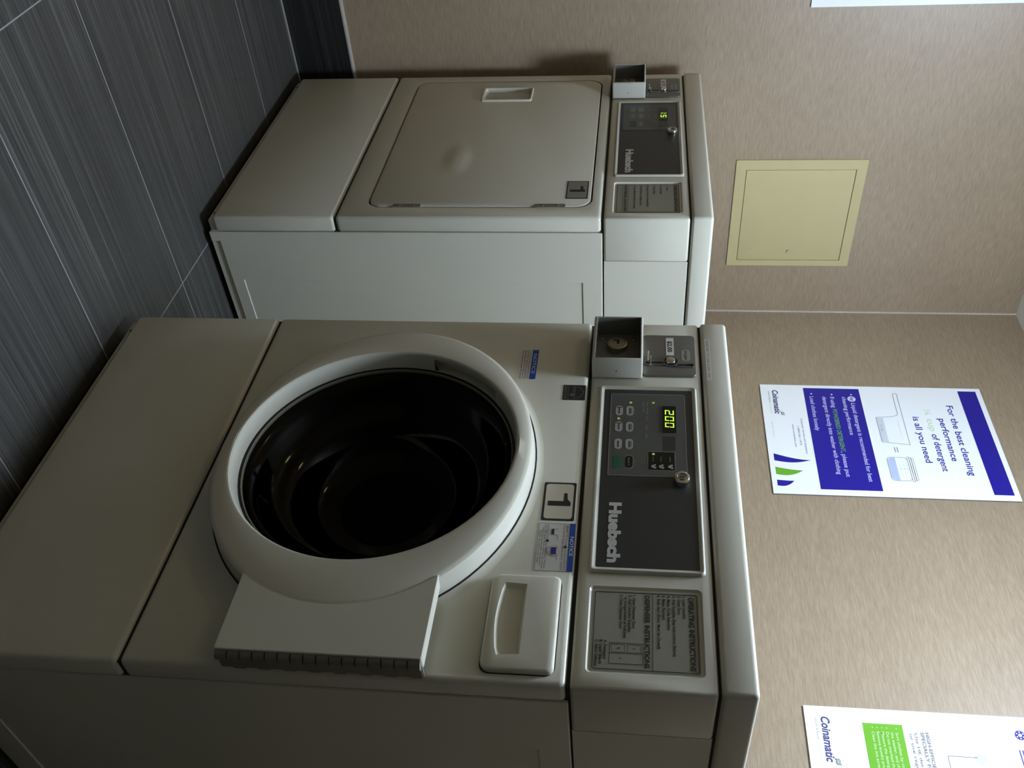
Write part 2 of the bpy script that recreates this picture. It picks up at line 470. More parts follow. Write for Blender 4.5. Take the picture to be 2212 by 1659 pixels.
def chassis(t, washer):
    """feet, cabinet, panels, console and lid shared by washer and dryer; local x 0..W, front y = 0"""
    for x in (.05, W - .05):
        for y in (.07, .62):
            b = bmesh.new()
            bmesh.ops.create_cone(b, cap_ends=True, segments=20, radius1=.022, radius2=.016, depth=.02, matrix=Matrix.Translation((x, y, .010)))
            obj('foot', b, M_['black'], t)
    # toe kick under the lower panel, with its screw holes
    kick = box(.006, W - .006, .010, .05, .018, .034, .002, 1)
    kk = obj('toe_kick', kick, M_['paint'], t)
    for x in (.032, W - .032):
        obj('screw_hole', cyl(x, .0262, .0035, .0092, .0110, 12), M_['gap'], kk)
    # cabinet
    cab = box(.0012, W - .0012, .0372, .70, .014, ZG, .0015, 1)
    for sgn in (0, 1):                                   # pressed rectangle and skirt in each side panel
        X = -.001 if sgn == 0 else W + .001
        ins = 0.0042
        def side_cut(y0, y1, z0, z1, dep, slope):
            b2 = bmesh.new()
            S = 1 if sgn == 0 else -1
            A = [b2.verts.new((X, y, z)) for y, z in ((y0, z0), (y1, z0), (y1, z1), (y0, z1))]
            B = [b2.verts.new((X + S * dep, y, z)) for y, z in ((y0 + slope, z0 + slope), (y1 - slope, z0 + slope), (y1 - slope, z1 - slope), (y0 + slope, z1 - slope))]
            b2.faces.new(A); b2.faces.new(B)
            for i in range(4): b2.faces.new((A[i], A[(i + 1) % 4], B[(i + 1) % 4], B[i]))
            return b2
        cab = cut(cab, side_cut(.156, .60, .056, .803, .0040, .0035))
        cab = cut(cab, side_cut(.056, .66, .000, .036, .0055, .0060))
    if washer: cab = cut(cab, cyl(CX, CZ, .210, .02, .50, 96))
    obj('cabinet', cab, M_['paint'], t)
    # lower front panel
    obj('lower_panel', box(0, W, 0, .0365, .030, ZS - .0012, .0075, 4), M_['paint'], t)
    # dark seams
    obj('lower_seam', box(.004, W - .004, .006, .0368, ZS - .006, ZS + .006), M_['gap'], t)
    obj('upper_seam', box(.004, W - .004, .006, .0368, ZG - .004, ZG + .006), M_['gap'], t)
    # upper front panel
    fp = box(0, W, 0, .0365, ZS + .0022, ZG - .0016, .0080, 4)
    if washer:
        fp = cut(fp, cyl(CX, CZ, .206, -.02, .06, 96))
    else:
        fp = cut(fp, loft([(rrect(.0375, .6440, .3515, .8195, .030), -.01), (rrect(.0375, .6440, .3515, .8195, .030), .012)]))
    obj('front_panel', fp, M_['paint'], t)
    # console: front piece with the sunken label well, and rear box
    con = box(0, W, .002, .104, ZG + .0026, ZL - .0030, .0050, 3)
    well = loft([(rrect(.5340, .6650, .8570, 1.0060, .008), -.004), (rrect(.5405, .6585, .8640, .9990, .005), .0052)])
    con = cut(con, well)
    obj('console', con, M_['paint'], t)
    cr = box(.0020, W - .0020, .1048, .70, ZG + .0026, ZL - .0030, .0010, 1)
    obj('console_side', cr, M_['paint'], t)
    obj('console_seam', box(.0035, W - .0035, .006, .695, ZL - .006, ZL + .004), M_['gap'], t)
    # lid
    obj('lid', box(-.0008, W + .0008, -.0008, .705, ZL, ZT, .0065, 4), M_['paint'], t)
    instructions(t, washer)
    coin_unit(t, washer)
    controls(t, washer)

def instructions(t, washer):
    lab = obj('instruction_label', plate(.5435, .6560, .8665, .9965, .003, .0044, .0052), M_['label'], t)
    k = Ink(.0041); I = M_['ink']
    k.frame(.5455, .6540, .8690, .9945, .003, .0009, I)
    if washer:
        k.rect(.5455, .6540, .9400, .9408, I)
        k.text('OPERATING INSTRUCTIONS', .5485, .6515, .9845, .0058, I, .04)
        for s_, x1, z in (('1. Load Laundry', .581, .9775), ('2. Close Door', .575, .9712), ('3. Add Supplies (See Instructions Below)', .633, .9650),
                          ('4. Make Cycle Selection', .597, .9586), ('5. Make Payment', .583, .9525), ('6. Push Start (Door Must be Closed)', .624, .9463)):
            k.text(s_, .5475, x1, z, .0033, I, .032)
        k.text('DISPENSER INSTRUCTIONS', .5485, .6510, .9310, .0056, I, .04)
        for s_, x0, x1, z in (('1. Open Dispenser Door', .549, .598, .9160), ('2. Add Laundry Supplies', .549, .603, .9108),
                              ('in Compartments as Indicated', .553, .611, .9055), ('3. Close Dispenser Door', .549, .599, .9002)):
            k.text(s_, x0, x1, z, .0033, I, .032)
        k.frame(.6185, .6465, .8890, .9290, .0002, .0007, I)
        k.rect(.6320, .6326, .8890, .9290, I)
        k.frame(.6205, .6310, .8915, .9070, .0002, .0005, I)
        k.frame(.6205, .6310, .9105, .9265, .0002, .0005, I)
        k.text('B', .6245, .6270, .8985, .0028, I, .02); k.text('C', .6245, .6270, .9170, .0028, I, .02); k.text('A', .6380, .6405, .9010, .0028, I, .02)
        for s_, x1, z in (('A. Detergent', .641, .8822), ('B. Liquid Bleach', .648, .8770), ('C. Fabric Softener', .652, .8718)):
            k.text(s_, .6150, x1, z, .0033, I, .032)
    else:
        k.text('OPERATING INSTRUCTIONS', .5485, .6515, .9855, .0054, I, .04)
        for s_, x1, z in (('1. Load', .569, .9700), ('2. Close Door', .584, .9570), ('3. Select Fabric', .584, .9435),
                          ('4. Insert Coins in Vertical Slot', .633, .9300), ('5. Push Start to Begin Cycle', .627, .9165), ('6. Door Must be Closed to Operate', .640, .9035)):
            k.text(s_, .5500, x1, z, .0038, I, .025)
        k.rect(.5455, .6540, .8915, .8922, I); k.rect(.5455, .6540, .8800, .8806, I)
        k.text('DO NOT OVERLOAD - CLEAN LINT SCREEN', .5485, .6500, .8840, .0046, I, .04)
    k.build('label_printing', lab)

def coin_unit(t, washer):
    # grey metal plate with the bent coin slot
    pl = obj('coin_plate', plate(.0360, .1370, .9245, 1.0085, .007, -.0022, .002, .0008), M_['coinplate'], t)
    slot = bmesh.new()
    def tube_ring(outline_out, outline_in): ring(outline_out, outline_in, -.0042, -.0020, bm=slot)
    tube_ring(rrect(.1035, .1130, .9270, .9640, .0035), rrect(.1052, .1113, .9287, .9625, .0026))
    tube_ring(rrect(.1085, .1175, .9750, 1.0065, .0035), rrect(.1102, .1158, .9767, 1.0048, .0026))
    tube_ring(ell(.1035, .9690, .0125, .0125, 24), ell(.1035, .9690, .0106, .0106, 24))
    obj('slot_bezel', slot, M_['steel'], pl)
    sl = Ink(-.0027)
    sl.rect(.1052, .1113, .9287, .9625, M_['gap']); sl.rect(.1102, .1158, .9767, 1.0048, M_['gap']); sl.disc(.1035, .9690, .0106, M_['gap'])
    sl.build('coin_slot', pl)
    obj('slot_button', cyl(.1035, .9690, .0078, -.0068, -.0020, 24, .0015), M_['chrome'], pl)
    dv = box(.0880, .1100, -.0120, -.0020, .9325, .9350, .0007, 2)
    box(.0940, .1180, -.0070, -.0020, .9362, .9384, .0006, 2, bm=dv)
    obj('coin_deflector', dv, M_['chrome'], pl)
    pr = Ink(-.0026)
    pr.rr(.0435, .0880, .9620, .9745, .0006, M_['sticker'])
    pr.text('$2.00' if washer else '$1.75', .0520, .0800, .9648, .0068, M_['ink'], .03, lift=1)
    pr.build('price_label', pl)
    ov = Ink(-.0026)
    ov.rr(.0735, .1020, .9865, 1.0000, .0050, M_['label'])
    ov.text('PUSH', .0765, .0990, .9910, .0040, M_['ink'], .01, lift=1)
    ov.build('oval_label', pl)
    # coin box with sunken front
    x0, x1, z0, z1, dp = .0335, .1425, .8455, .9245, .0390
    bx = box(x0, x1, -dp, .0015, z0, z1, .0028, 3)
    bx = cut(bx, loft([(rrect(x0 + .0032, x1 - .0032, z0 + .0042, z1 - .0032, .002), -dp - .01), (rrect(x0 + .0032, x1 - .0032, z0 + .0042, z1 - .0032, .002), -.002)]))
    cb = obj('coin_box', bx, M_['rim'], t)
    # dark lining of the sunken front
    li = bmesh.new()
    ring(rrect(x0 + .0032, x1 - .0032, z0 + .0042, z1 - .0032, .002), rrect(x0 + .0040, x1 - .0040, z0 + .0050, z1 - .0040, .002), -dp + .0012, -.002, bm=li)
    plate(x0 + .0040, x1 - .0040, z0 + .005, z1 - .004, .002, -.0035, -.0021, bm=li)
    obj('vault_face', li, M_['coinin'], cb)
    cx, cz = .0700, .8835
    lk = cyl(cx, cz, .0165, -.0130, -.003, 32, .002)
    lk = cut(lk, cyl(cx, cz, .0135, -.02, -.0115, 32))
    lo = obj('vault_lock', lk, M_['brass'], cb)
    obj('lock_core', cyl(cx, cz, .0128, -.0125, -.0110, 32), M_['brass'], lo)
    kh = Ink(-.0128); kh.rect(cx - .0080, cx - .0050, cz - .0070, cz + .0030, M_['gap']); kh.rect(cx - .0050, cx + .0030, cz - .0010, cz + .0030, M_['gap'])
    kh.build('keyhole', lo)
    for dz in (-.0255, .0265):
        obj('rivet', cyl(.0510, cz + dz, .0030, -.0060, -.003, 12, .001), M_['chrome'], cb)
    hb = bmesh.new()
    bmesh.ops.create_cone(hb, cap_ends=True, segments=12, radius1=.0012, radius2=.0012, depth=.0006,
                          matrix=Matrix.Translation((x1 + .0001, -.0140, .8835)) @ Matrix.Rotation(PI / 2, 4, 'Y'))
    obj('pin_hole', hb, M_['gap'], cb)

def controls(t, washer):
    fr = loft([(rrect(.1620, .5190, .8590, 1.0075, .006), .0010), (rrect(.1635, .5175, .8605, 1.0060, .006), -.0022),
               (rrect(.1645, .5165, .8615, 1.0050, .005), -.0030), (rrect(.1662, .5150, .8630, 1.0035, .005), -.0029), (rrect(.1680, .5135, .8645, 1.0020, .004), -.0016),
               (rrect(.1715, .5110, .8675, .9995, .002), -.0012), (rrect(.1715, .5110, .8675, .9995, .002), .0010)], closed=True)
    cp = obj('control_frame', fr, M_['frame'], t)
    obj('control_face', plate(.1710, .5115, .8670, 1.0000, .002, -.0013, .0005), M_['face'], cp)
    kx1 = .3515 if washer else .3110
    kp = Ink(-.0016)
    G = M_['greyline']
    if washer:
        kp.rr(.1815, kx1, .8775, .9885, .002, M_['keyface'])
        kp.frame(.1815, kx1, .8775, .9885, .002, .0009, G, 1)
        keys = [(.2190, .8905), (.2190, .9065), (.2535, .8905), (.2535, .9065), (.2895, .8905), (.2895, .9065)]
        for i, (x, z) in enumerate(keys):
            kp.frame(x - .0140, x + .0130, z - .0070, z + .0070, .001, .0005, M_['softline'], 1)
            kp.rr(x - .0105, x + .0105, z - .0055, z + .0055, .0050, M_['key'], 2)
            kp.rect(x - .0060, x + .0070, z - .0010, z + .0010, M_['keyink'], 3)
            if i % 2: kp.rect(x - .0060, x + .0060, z + .0022, z + .0032, M_['keyink'], 3)
            if i in (0, 2): kp.rect(x - .0080, x - .0060, z - .0040, z + .0040, M_['keyink'], 3)
        kp.rr(.3130, .3375, .8850, .8965, .0008, M_['green'], 2)
        kp.text('START', .3160, .3345, .8890, .0030, M_['dkgreen'], .01, lift=3)
        kp.rr(.3120, .3380, .9005, .9130, .0055, M_['greyline'], 1); kp.rr(.3130, .3370, .9013, .9122, .0050, M_['display'], 2)
        kp.text('SELECT', .3170, .3330, .9050, .0026, M_['greyline'], lift=3)
        kp.rect(.3245, .3252, .9130, .9340, M_['softline'], 1)
        kp.rr(.3035, .3400, .9335, .9720, .002, M_['display'], 1); kp.frame(.3035, .3400, .9335, .9720, .002, .0007, G, 2)
        for z in (.9410, .9520, .9650):
            kp.disc(.3325, z, .0028, M_['key'], 2); kp.disc(.3350, z + .0026, .0018, M_['key'], 2); kp.disc(.3300, z + .0022, .0018, M_['key'], 2)
            kp.rect(.3130, .3230, z - .0006, z + .0006, M_['softline'], 2)
        for s_, x0, x1, z in (('NORMAL', .1980, .2110, .9250), ('TIME', .2120, .2210, .9255), ('WASH', .1990, .2090, .9310), ('RINSE', .2130, .2250, .9310), ('HOT', .2300, .2400, .9300),
                              ('SPIN', .2490, .2590, .9300), ('END', .2680, .2770, .9300)):
            kp.text(s_, x0, x1, z, .0026, M_['greyline'], lift=2)
        kp.rr(.2720, .3010, .9555, .9730, .001, M_['face'], 1)
        kp.rr(.2060, .2660, .9535, .9765, .001, M_['softline'], 1)
        for x, z in ((.2010, .9075), (.2365, .8900), (.2005, .9415), (.3085, .9415)):
            kp.disc(x, z, .0022, M_['led'], 3)
        kp.disc(.2000, .9420, .0012, M_['white'], 4)
        kp.build('keypad', cp)
        ds = obj('display', plate(.2075, .2645, .9550, .9752, .001, -.0026, -.0012), M_['display'], cp)
        sg = Ink(-.0028)
        for i, c in enumerate('200'): seven_seg(sg, c, .2165 + i * .0135, .9585, .0098, .0135, .0019, M_['seg'], .08)
        sg.build('lit_digits', ds)
    else:
        kp.rr(.1800, kx1, .8745, .9950, .001, M_['dryface'])
        kp.frame(.1800, kx1, .8745, .9950, .001, .0006, M_['softline'], 1)
        for i, (x, z) in enumerate([(.2080, .8960), (.2080, .9150), (.2420, .8960), (.2420, .9150), (.2800, .9150)]):
            kp.rr(x - .0125, x + .0100, z - .0058, z + .0058, .005, M_['greyline'], 1)
            kp.rr(x - .0105, x + .0080, z - .0044, z + .0044, .004, M_['dryface'], 2)
            kp.rect(x - .0060, x + .0050, z - .0012, z + .0012, M_['key'], 3)
        kp.rr(.2680, .2950, .8895, .9040, .001, M_['dkgreen'], 2)
        for s_, x0, x1, z in (('DRY', .2040, .2190, .9330), ('HEAT', .2050, .2190, .9480), ('COOL', .2320, .2480, .9330), ('END', .2340, .2450, .9480)):
            kp.text(s_, x0, x1, z, .0030, M_['greyline'], lift=2)
        kp.build('keypad', cp)
        ds = obj('display', plate(.2030, .2630, .9575, .9765, .001, -.0026, -.0012), M_['display'], cp)
        ov = Ink(-.00275)
        ov.rect(.2250, .2600, .9580, .9760, M_['dimdisp']); ov.build('display_filter', ds)
        obj('dim_display', plate(.2660, .2920, .9575, .9765, .001, -.0024, -.0012), M_['dimdisp'], cp)
        sg = Ink(-.0030)
        seven_seg(sg, '1', .2210, .9600, .0095, .0135, .0025, M_['seg'], .08)
        seven_seg(sg, '5', .2380, .9600, .0120, .0135, .0025, M_['seg'], .08)
        sg.build('lit_digits', ds)
    # brand name
    lg = Ink(-.0016)
    lg.text('Huebsch', .4020, .5040, .8825 if washer else .8840, .0148, M_['logo'], .055)
    lg.build('brand_lettering', cp)
    # key lock
    kx, kz = (.3600, .9805) if washer else (.3270, .9855)
    lk = cyl(kx, kz, .0115, -.0120, -.0012, 32, .0025)
    lk = cut(lk, cyl(kx, kz, .0070, -.02, -.0105, 24))
    lo = obj('key_lock', lk, M_['chrome'], cp)
    obj('lock_core', cyl(kx, kz, .0045, -.0118, -.0100, 24), M_['steel'], lo)
    kk = Ink(-.0119); kk.rect(kx - .0010, kx + .0010, kz - .0030, kz + .0030, M_['gap']); kk.build('keyhole', lo)

def number_label(t, x0, x1, z0, z1, y, face, thick, rad):
    st = obj('number_label', plate(x0, x1, z0, z1, rad * .5, y - .0004, y), M_['ink'], t)
    k = Ink(y - .0006)
    k.rr(x0 + thick, x1 - thick, z0 + thick, z1 - thick, rad, face)
    cx = (x0 + x1) / 2; w1 = (x1 - x0); h1 = z1 - z0
    a = cx + .02 * w1; s_ = .105 * w1
    zb, zt = z0 + .16 * h1, z0 + .86 * h1
    k.face([(a - s_ * .2, zb), (a + s_, zb), (a + s_, zt), (a + .1 * s_, zt), (a - s_ * .7, zt - .10 * h1), (a - s_ * 2.2, zt - .12 * h1), (a - s_ * 2.2, zt - .22 * h1), (a - s_ * .2, zt - .22 * h1)], M_['ink'], 1)
    k.build('numeral', st)

# ------------------------------------------------------------------ washer
CX, CZ = .3415, .5447
wa = thing('washing_machine', 'large front-loading washing machine with round porthole door, nearest the camera', 'washing machine', (XWASH, YWASH, 0))
chassis(wa, True)

# drum and gasket deep inside
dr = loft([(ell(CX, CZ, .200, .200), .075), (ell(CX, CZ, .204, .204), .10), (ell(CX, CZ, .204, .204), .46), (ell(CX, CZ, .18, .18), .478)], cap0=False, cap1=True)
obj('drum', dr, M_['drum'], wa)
gk = ring(ell(CX, CZ, .2055, .2055), ell(CX, CZ, .190, .190), .030, .074)
obj('door_gasket', gk, M_['black'], wa)

# door ring: elliptical outside, circular opening
OX = CX + .0050
prof = [(ell(OX, CZ, .2685, .2290), -.0012), (ell(OX, CZ, .2690, .2290), -.0050), (ell(OX, CZ, .2683, .2262), -.0300), (ell(OX, CZ, .2670, .2250), -.0345),
        (ell(OX, CZ, .2640, .2225), -.0366), (ell(OX, CZ, .2600, .2190), -.0374),
        (ell(CX, CZ, .2085, .2085), -.0410), (ell(CX, CZ, .2055, .2055), -.0405), (ell(CX, CZ, .2035, .2035), -.0385), (ell(CX, CZ, .2025, .2025), -.0350),
        (ell(CX, CZ, .2000, .2000), -.0130), (ell(CX, CZ, .1990, .1990), -.0012)]
db = loft(prof, closed=True)
def sector(a0, a1, r0, r1, y0, y1, n=18):
    b2 = bmesh.new(); R = []
    for i in range(n + 1):
        a = math.radians(a0 + (a1 - a0) * i / n)
        R.append([b2.verts.new((CX + q * math.cos(a), y, CZ + q * math.sin(a))) for q, y in ((r0, y0), (r1, y0), (r1, y1), (r0, y1))])
    b2.faces.new(R[0]); b2.faces.new(R[-1])
    for i in range(n):
        for j in range(4): b2.faces.new((R[i][j], R[i][(j + 1) % 4], R[i + 1][(j + 1) % 4], R[i + 1][j]))
    return b2
db = cut(db, sector(128, 165, .190, .2130, -.0335, -.0135))
door = obj('door', db, M_['paint'], wa, sharp=28)
obj('seal_ring', loft([(ell(CX, CZ, .2000, .2000), -.0120), (ell(CX, CZ, .1975, .1975), -.0120), (ell(CX, CZ, .1975, .1975), -.002), (ell(CX, CZ, .2000, .2000), -.002)], closed=True), M_['black'], door)
obj('glass_trim', loft([(ell(CX, CZ, .1975, .1975), -.0100), (ell(CX, CZ, .1960, .1960), -.0112), (ell(CX, CZ, .1945, .1945), -.0100), (ell(CX, CZ, .1945, .1945), -.002), (ell(CX, CZ, .1975, .1975), -.002)], closed=True), M_['hinge'], door)
bowl = [(.1945, -.0060), (.1900, -.0060), (.1840, -.0020), (.1760, .010), (.166, .024), (.158, .033), (.150, .037), (.142, .040), (.132, .050), (.122, .066), (.114, .080), (.106, .088), (.096, .092), (.084, .0935), (.078, .096), (.072, .0965), (.030, .0975), (.004, .0978)]
obj('door_glass', loft([(ell(CX, CZ, q, q), y) for q, y in bowl], cap0=False), M_['glass'], door, sharp=60)
# black seam where the ring meets the body, on a soft boss pressed into the front panel
obj('door_seam', ring(ell(OX, CZ, .2712, .2312), ell(OX, CZ, .262, .222), -.0054, .0005), M_['gap'], door)
BS = [(ell(OX, CZ, .2700 + .0180 * (1 - q / 8), .2298 + .0150 * (1 - q / 8)), .0002 - .0052 * (q / 8) ** 2.2) for q in range(9)]
obj('door_boss', loft([(ell(OX, CZ, .2880, .2448), .0010)] + BS + [(ell(OX, CZ, .2600, .2200), -.0050), (ell(OX, CZ, .2600, .2200), .0010)], closed=True), M_['paint'], wa, sharp=60)
# hinge plate and piano hinge
hp = loft([(rrect(.5400, .6800, .4265, .6760, .003), -.0185), (rrect(.5400, .6800, .4265, .6760, .003), -.0370),
           (rrect(.5410, .6790, .4275, .6750, .003), -.0378)])
hp = cut(hp, loft([(ell(OX, CZ, .2655, .2235), -.06), (ell(OX, CZ, .2655, .2235), .0)]))
ho = obj('hinge_plate', hp, M_['paint'], door, sharp=28)
hb = bmesh.new(); N_ = 16; z0, z1 = .4275, .6750; st = (z1 - z0) / N_
for i in range(N_):
    bmesh.ops.create_cone(hb, cap_ends=True, segments=14, radius1=.0078, radius2=.0078, depth=st - .0016,
                          matrix=Matrix.Translation((.6800, -.0275, z0 + st * (i + .5))))
    if i % 2: box(.6780, .6830, -.0260, -.0006, z0 + st * i, z0 + st * (i + 1) - .0012, bm=hb)
box(.6790, .6815, -.0220, -.0006, z0, z1, bm=hb)
obj('piano_hinge', hb, M_['hinge'], door)

# detergent drawer
dq = loft([(rrect(.5325, .6700, .7375, .8255, (.008, .008, .013, .013)), .0004), (rrect(.5325, .6700, .7375, .8255, (.008, .008, .013, .013)), -.0050),
           (rrect(.5335, .6690, .7385, .8245, (.008, .008, .013, .013)), -.0068), (rrect(.5360, .6665, .7410, .8220, (.008, .008, .012, .012)), -.0080)])
def pull(dx):
    pts = [(.6480 - dx, .7835 - dx), (.5480 + dx, .7835 - dx), (.5462 + dx, .7560 + dx)]
    for i in range(1, 10):
        tt = i / 10; pts.append((.5462 + dx + (.1040 - 2 * dx) * tt, .7545 + dx - .0055 * math.sin(PI * tt)))
    pts.append((.6502 - dx, .7560 + dx)); return pts
dq = cut(dq, loft([(pull(0), -.02), (pull(0), -.0075), (pull(.0035), -.0012)]))
obj('detergent_drawer', dq, M_['plastic'], wa)
obj('drawer_seam', plate(.5313, .6712, .7363, .8267, .012, -.0007, .0003), M_['gap'], wa)

# stickers
number_label(wa, .3680, .4370, .7900, .8350, -.0002, M_['onelab'], .0032, .0045)
s1 = obj('notice_sticker', plate(.0780, .1505, .7265, .7560, .0006, -.0005, -.0001), M_['sticker'], wa)
k = Ink(-.0007)
k.rect(.0780, .1505, .7460, .7560, M_['blue']); k.text('NOTICE', .0880, .1370, .7482, .0055, M_['paleblue'], .01, lift=1)
for i, (x1, m_, tx) in enumerate(((.148, M_['softink'], 'For best results wash full loads'), (.149, M_['redink'], 'DO NOT wash items containing'), (.147, M_['softink'], 'flammable fluids or vapours in'), (.150, M_['softink'], 'this machine. Keep lid closed.'))):
    k.text(tx, .0800, x1, .7420 - i * .0040, .0023, m_, .01, lift=1)
k.build('sticker_printing', s1)
s2 = obj('energy_sticker', plate(.1620, .1965, .8020, .8370, .0004, -.0005, -.0001), M_['ink'], wa)
k = Ink(-.0007)
k.stroke([(.1792 + .0135 * math.cos(math.radians(a)), .8190 + .0145 * math.sin(math.radians(a))) for a in range(-5, 186, 12)], .0009, M_['softink'])
k.text('energy', .1650, .1900, .8175, .0060, M_['softink'], .0, .25)
k.face([(.1850 + (.0042 if i % 2 == 0 else .0017) * math.sin(i * PI / 5), .8160 + (.0042 if i % 2 == 0 else .0017) * math.cos(i * PI / 5)) for i in range(10)], M_['softink'])
k.rect(.1630, .1955, .8100, .8106, M_['softink'])
k.text('ENERGY STAR', .1640, .1945, .8040, .0040, M_['softink'], .01)
k.build('sticker_printing', s2)
s3 = obj('notice_sticker', plate(.4415, .5210, .7885, .8380, .0006, -.0005, -.0001), M_['sticker'], wa)
s3['label'] = 'dosage sticker with blue header and measuring cup drawings'
k = Ink(-.0007)
k.rect(.4415, .5210, .8305, .8380, M_['blue']); k.text('NOTICE', .4640, .4960, .8322, .0044, M_['white'], .01, lift=1)
k.frame(.4420, .5205, .7890, .8375, .0004, .0004, M_['softink'])
k.text('ONLY HE detergent is recommended', .4450, .5180, .8262, .0024, M_['softink'], .01); k.text('ONLY HE', .4450, .4560, .8262, .0024, M_['redink'], .02, lift=1)
k.text('Too much soap causes poor results', .4440, .5185, .8222, .0024, M_['softink'], .01)
k.disc(.4815, .8265, .0020, M_['ink'], 1); k.disc(.4720, .8020, .0022, M_['ink'], 1)
k.rect(.4520, .4610, .8070, .8100, M_['ink'], 1)
k.stroke([(.4515, .8150), (.4520, .8065), (.4615, .8065), (.4620, .8150), (.4700, .8150)], .0005, M_['ink'])
k.disc(.4880, .8120, .0090, M_['sticker'], 1)
k.stroke(ell(.4880, .8120, .0085, .0070, 24), .0006, M_['orange'], True, 2)
k.rect(.4830, .4935, .8085, .8150, M_['navy'], 3)
k.stroke([(.4825, .8160), (.4830, .8080), (.4940, .8080), (.4945, .8160), (.5040, .8160)], .0005, M_['ink'], lift=3)
for i, (x0, x1, tx) in enumerate(((.4450, .5170, 'If using powder put detergent directly'), (.4445, .5180, 'into the wash drum before the clothes'), (.4500, .5130, 'Overdosing damages the laundry'), (.4530, .5080, 'Thank you for your help'))):
    k.text(tx, x0, x1, .8005 - i * .0033, .0022, M_['softink'], .01)
k.build('sticker_printing', s3)
k = Ink(-.0012)
k.rr(.0440, .1450, 1.0245, 1.0325, .0006, M_['sticker']); k.text('PLEASE KEEP TOP CLEAN', .0465, .1050, 1.0265, .0040, M_['softink'], .01, lift=1)
k.text('& DRY ONLY', .1075, .1425, 1.0265, .0040, M_['redink'], .01, lift=1)
k.build('lid_label', wa)

# ------------------------------------------------------------------ dryer
dy = thing('dryer', 'white front-loading dryer with square door, standing in the wall corner', 'dryer', (XDRY, 0, 0))
chassis(dy, False)
obj('door_gasket', plate(.0380, .6435, .3520, .8190, .029, .0085, .0115), M_['black'], dy)
M_['dent'] = dent_mat((XDRY + .440, -.0008, .512), .042)
dd = plate(.0405, .6405, .3545, .8165, .030, -.0010, .0080, .0035)
dd = cut(dd, loft([(rrect(.0830, .1540, .5270, .6500, .004), -.02), (rrect(.0830, .1540, .5270, .6500, .004), -.0005), (rrect(.0930, .1490, .5360, .6450, .003), .0068)]))
do = obj('door', dd, M_['dent'], dy, sharp=28)
ph = loft([(rrect(.0830, .1545, .5260, .6505, .005), .0015), (rrect(.0835, .1540, .5265, .6500, .005), -.0040), (rrect(.0850, .1525, .5280, .6485, .004), -.0052),
           (rrect(.0870, .1500, .5310, .6460, .004), -.0045), (rrect(.0900, .1480, .5350, .6440, .003), .0040), (rrect(.0900, .1480, .5350, .6440, .003), .0060)], closed=True)
po = obj('door_pull', ph, M_['plastic'], do, sharp=28)
obj('pull_floor', plate(.0895, .1485, .5345, .6445, .003, .0050, .0062), M_['rim'], po)
for z0, z1 in ((.4080, .4670), (.7040, .7660)):
    hb = bmesh.new()
    box(.6320, .6445, -.0020, .0030, z0, z1, .0006, 1, bm=hb)
    for q in (.25, .75): cyl(.6382, z0 + (z1 - z0) * q, .0022, -.0032, -.0018, 12, bm=hb)
    obj('hinge', hb, M_['hinge'], do)
number_label(dy, .5405, .6115, .7640, .8095, -.0012, M_['onegrey'], .0024, .003)

# ================================================================== THINGS ON THE WALLS
# cream access panel on the left wall; local x runs along +Y, front faces +X
ap = thing('access_panel', 'cream painted square metal access panel in the left wall above the dryer', 'access panel', (XWALL, 0, 0), PI / 2)
# shaped by the fit: y 0.274..0.618, z 1.180..1.530
fr = ring(rrect(.2740, .6175, 1.1800, 1.5305, .002), rrect(.3030, .5985, 1.2080, 1.5040, .001), -.0045, .0)
obj('panel_frame', fr, M_['cream'], ap)
obj('panel_gap', box(.3025, .5990, -.0010, .0, 1.2075, 1.5045), M_['creamgap'], ap)
pd = obj('panel_door', plate(.3045, .5970, 1.2095, 1.5022, .001, -.0042, -.0008, .0006), M_['cream'], ap)
k = Ink(-.0044); k.stroke([(.5640, 1.3555), (.5665, 1.3500), (.5700, 1.3490), (.5735, 1.3475)], .0016, M_['creamgap']); k.disc(.5640, 1.3495, .0020, M_['creamgap'])
k.build('latch_slot', pd)

def poster_board(t, x0, x1, z0, z1):
    b = obj('board', box(x0, x1, -.0042, 0, z0, z1, .0004, 1), [M_['board'], M_['boardedge']], t)
    for p in b.data.polygons:
        if abs(p.normal.y) < .5: p.material_index = 1
    return b

def leaf_logo(k, x, z, s_):
    """two small wavy leaves beside the company name"""
    for dz, m_, w_ in ((0, M_['logogreen'], .13), (.22, M_['outline'], .16), (.48, M_['logogreen'], .12)):
        k.stroke([(x + s_ * (.95 * q + .10 * dz), z + s_ * (dz + .42 * q + .13 * math.sin(2 * PI * q))) for q in [i / 10 for i in range(11)]], s_ * w_, m_)

def company_logo(k, x0, x1, z, h):
    k.text('Coinamatic', x0, x1, z, h, M_['logoviolet'], .030, .18)
    leaf_logo(k, x1 - h * .55, z + h * .95, h * .85)
    k.text('Laundry & Beyond', x0 + h * .3, x0 + (x1 - x0) * .52, z - h * .75, h * .28, M_['outline'], .01)
    k.text('Laundry & Air', x0 + (x1 - x0) * .56, x1, z - h * .75, h * .26, M_['palelime'], .01)

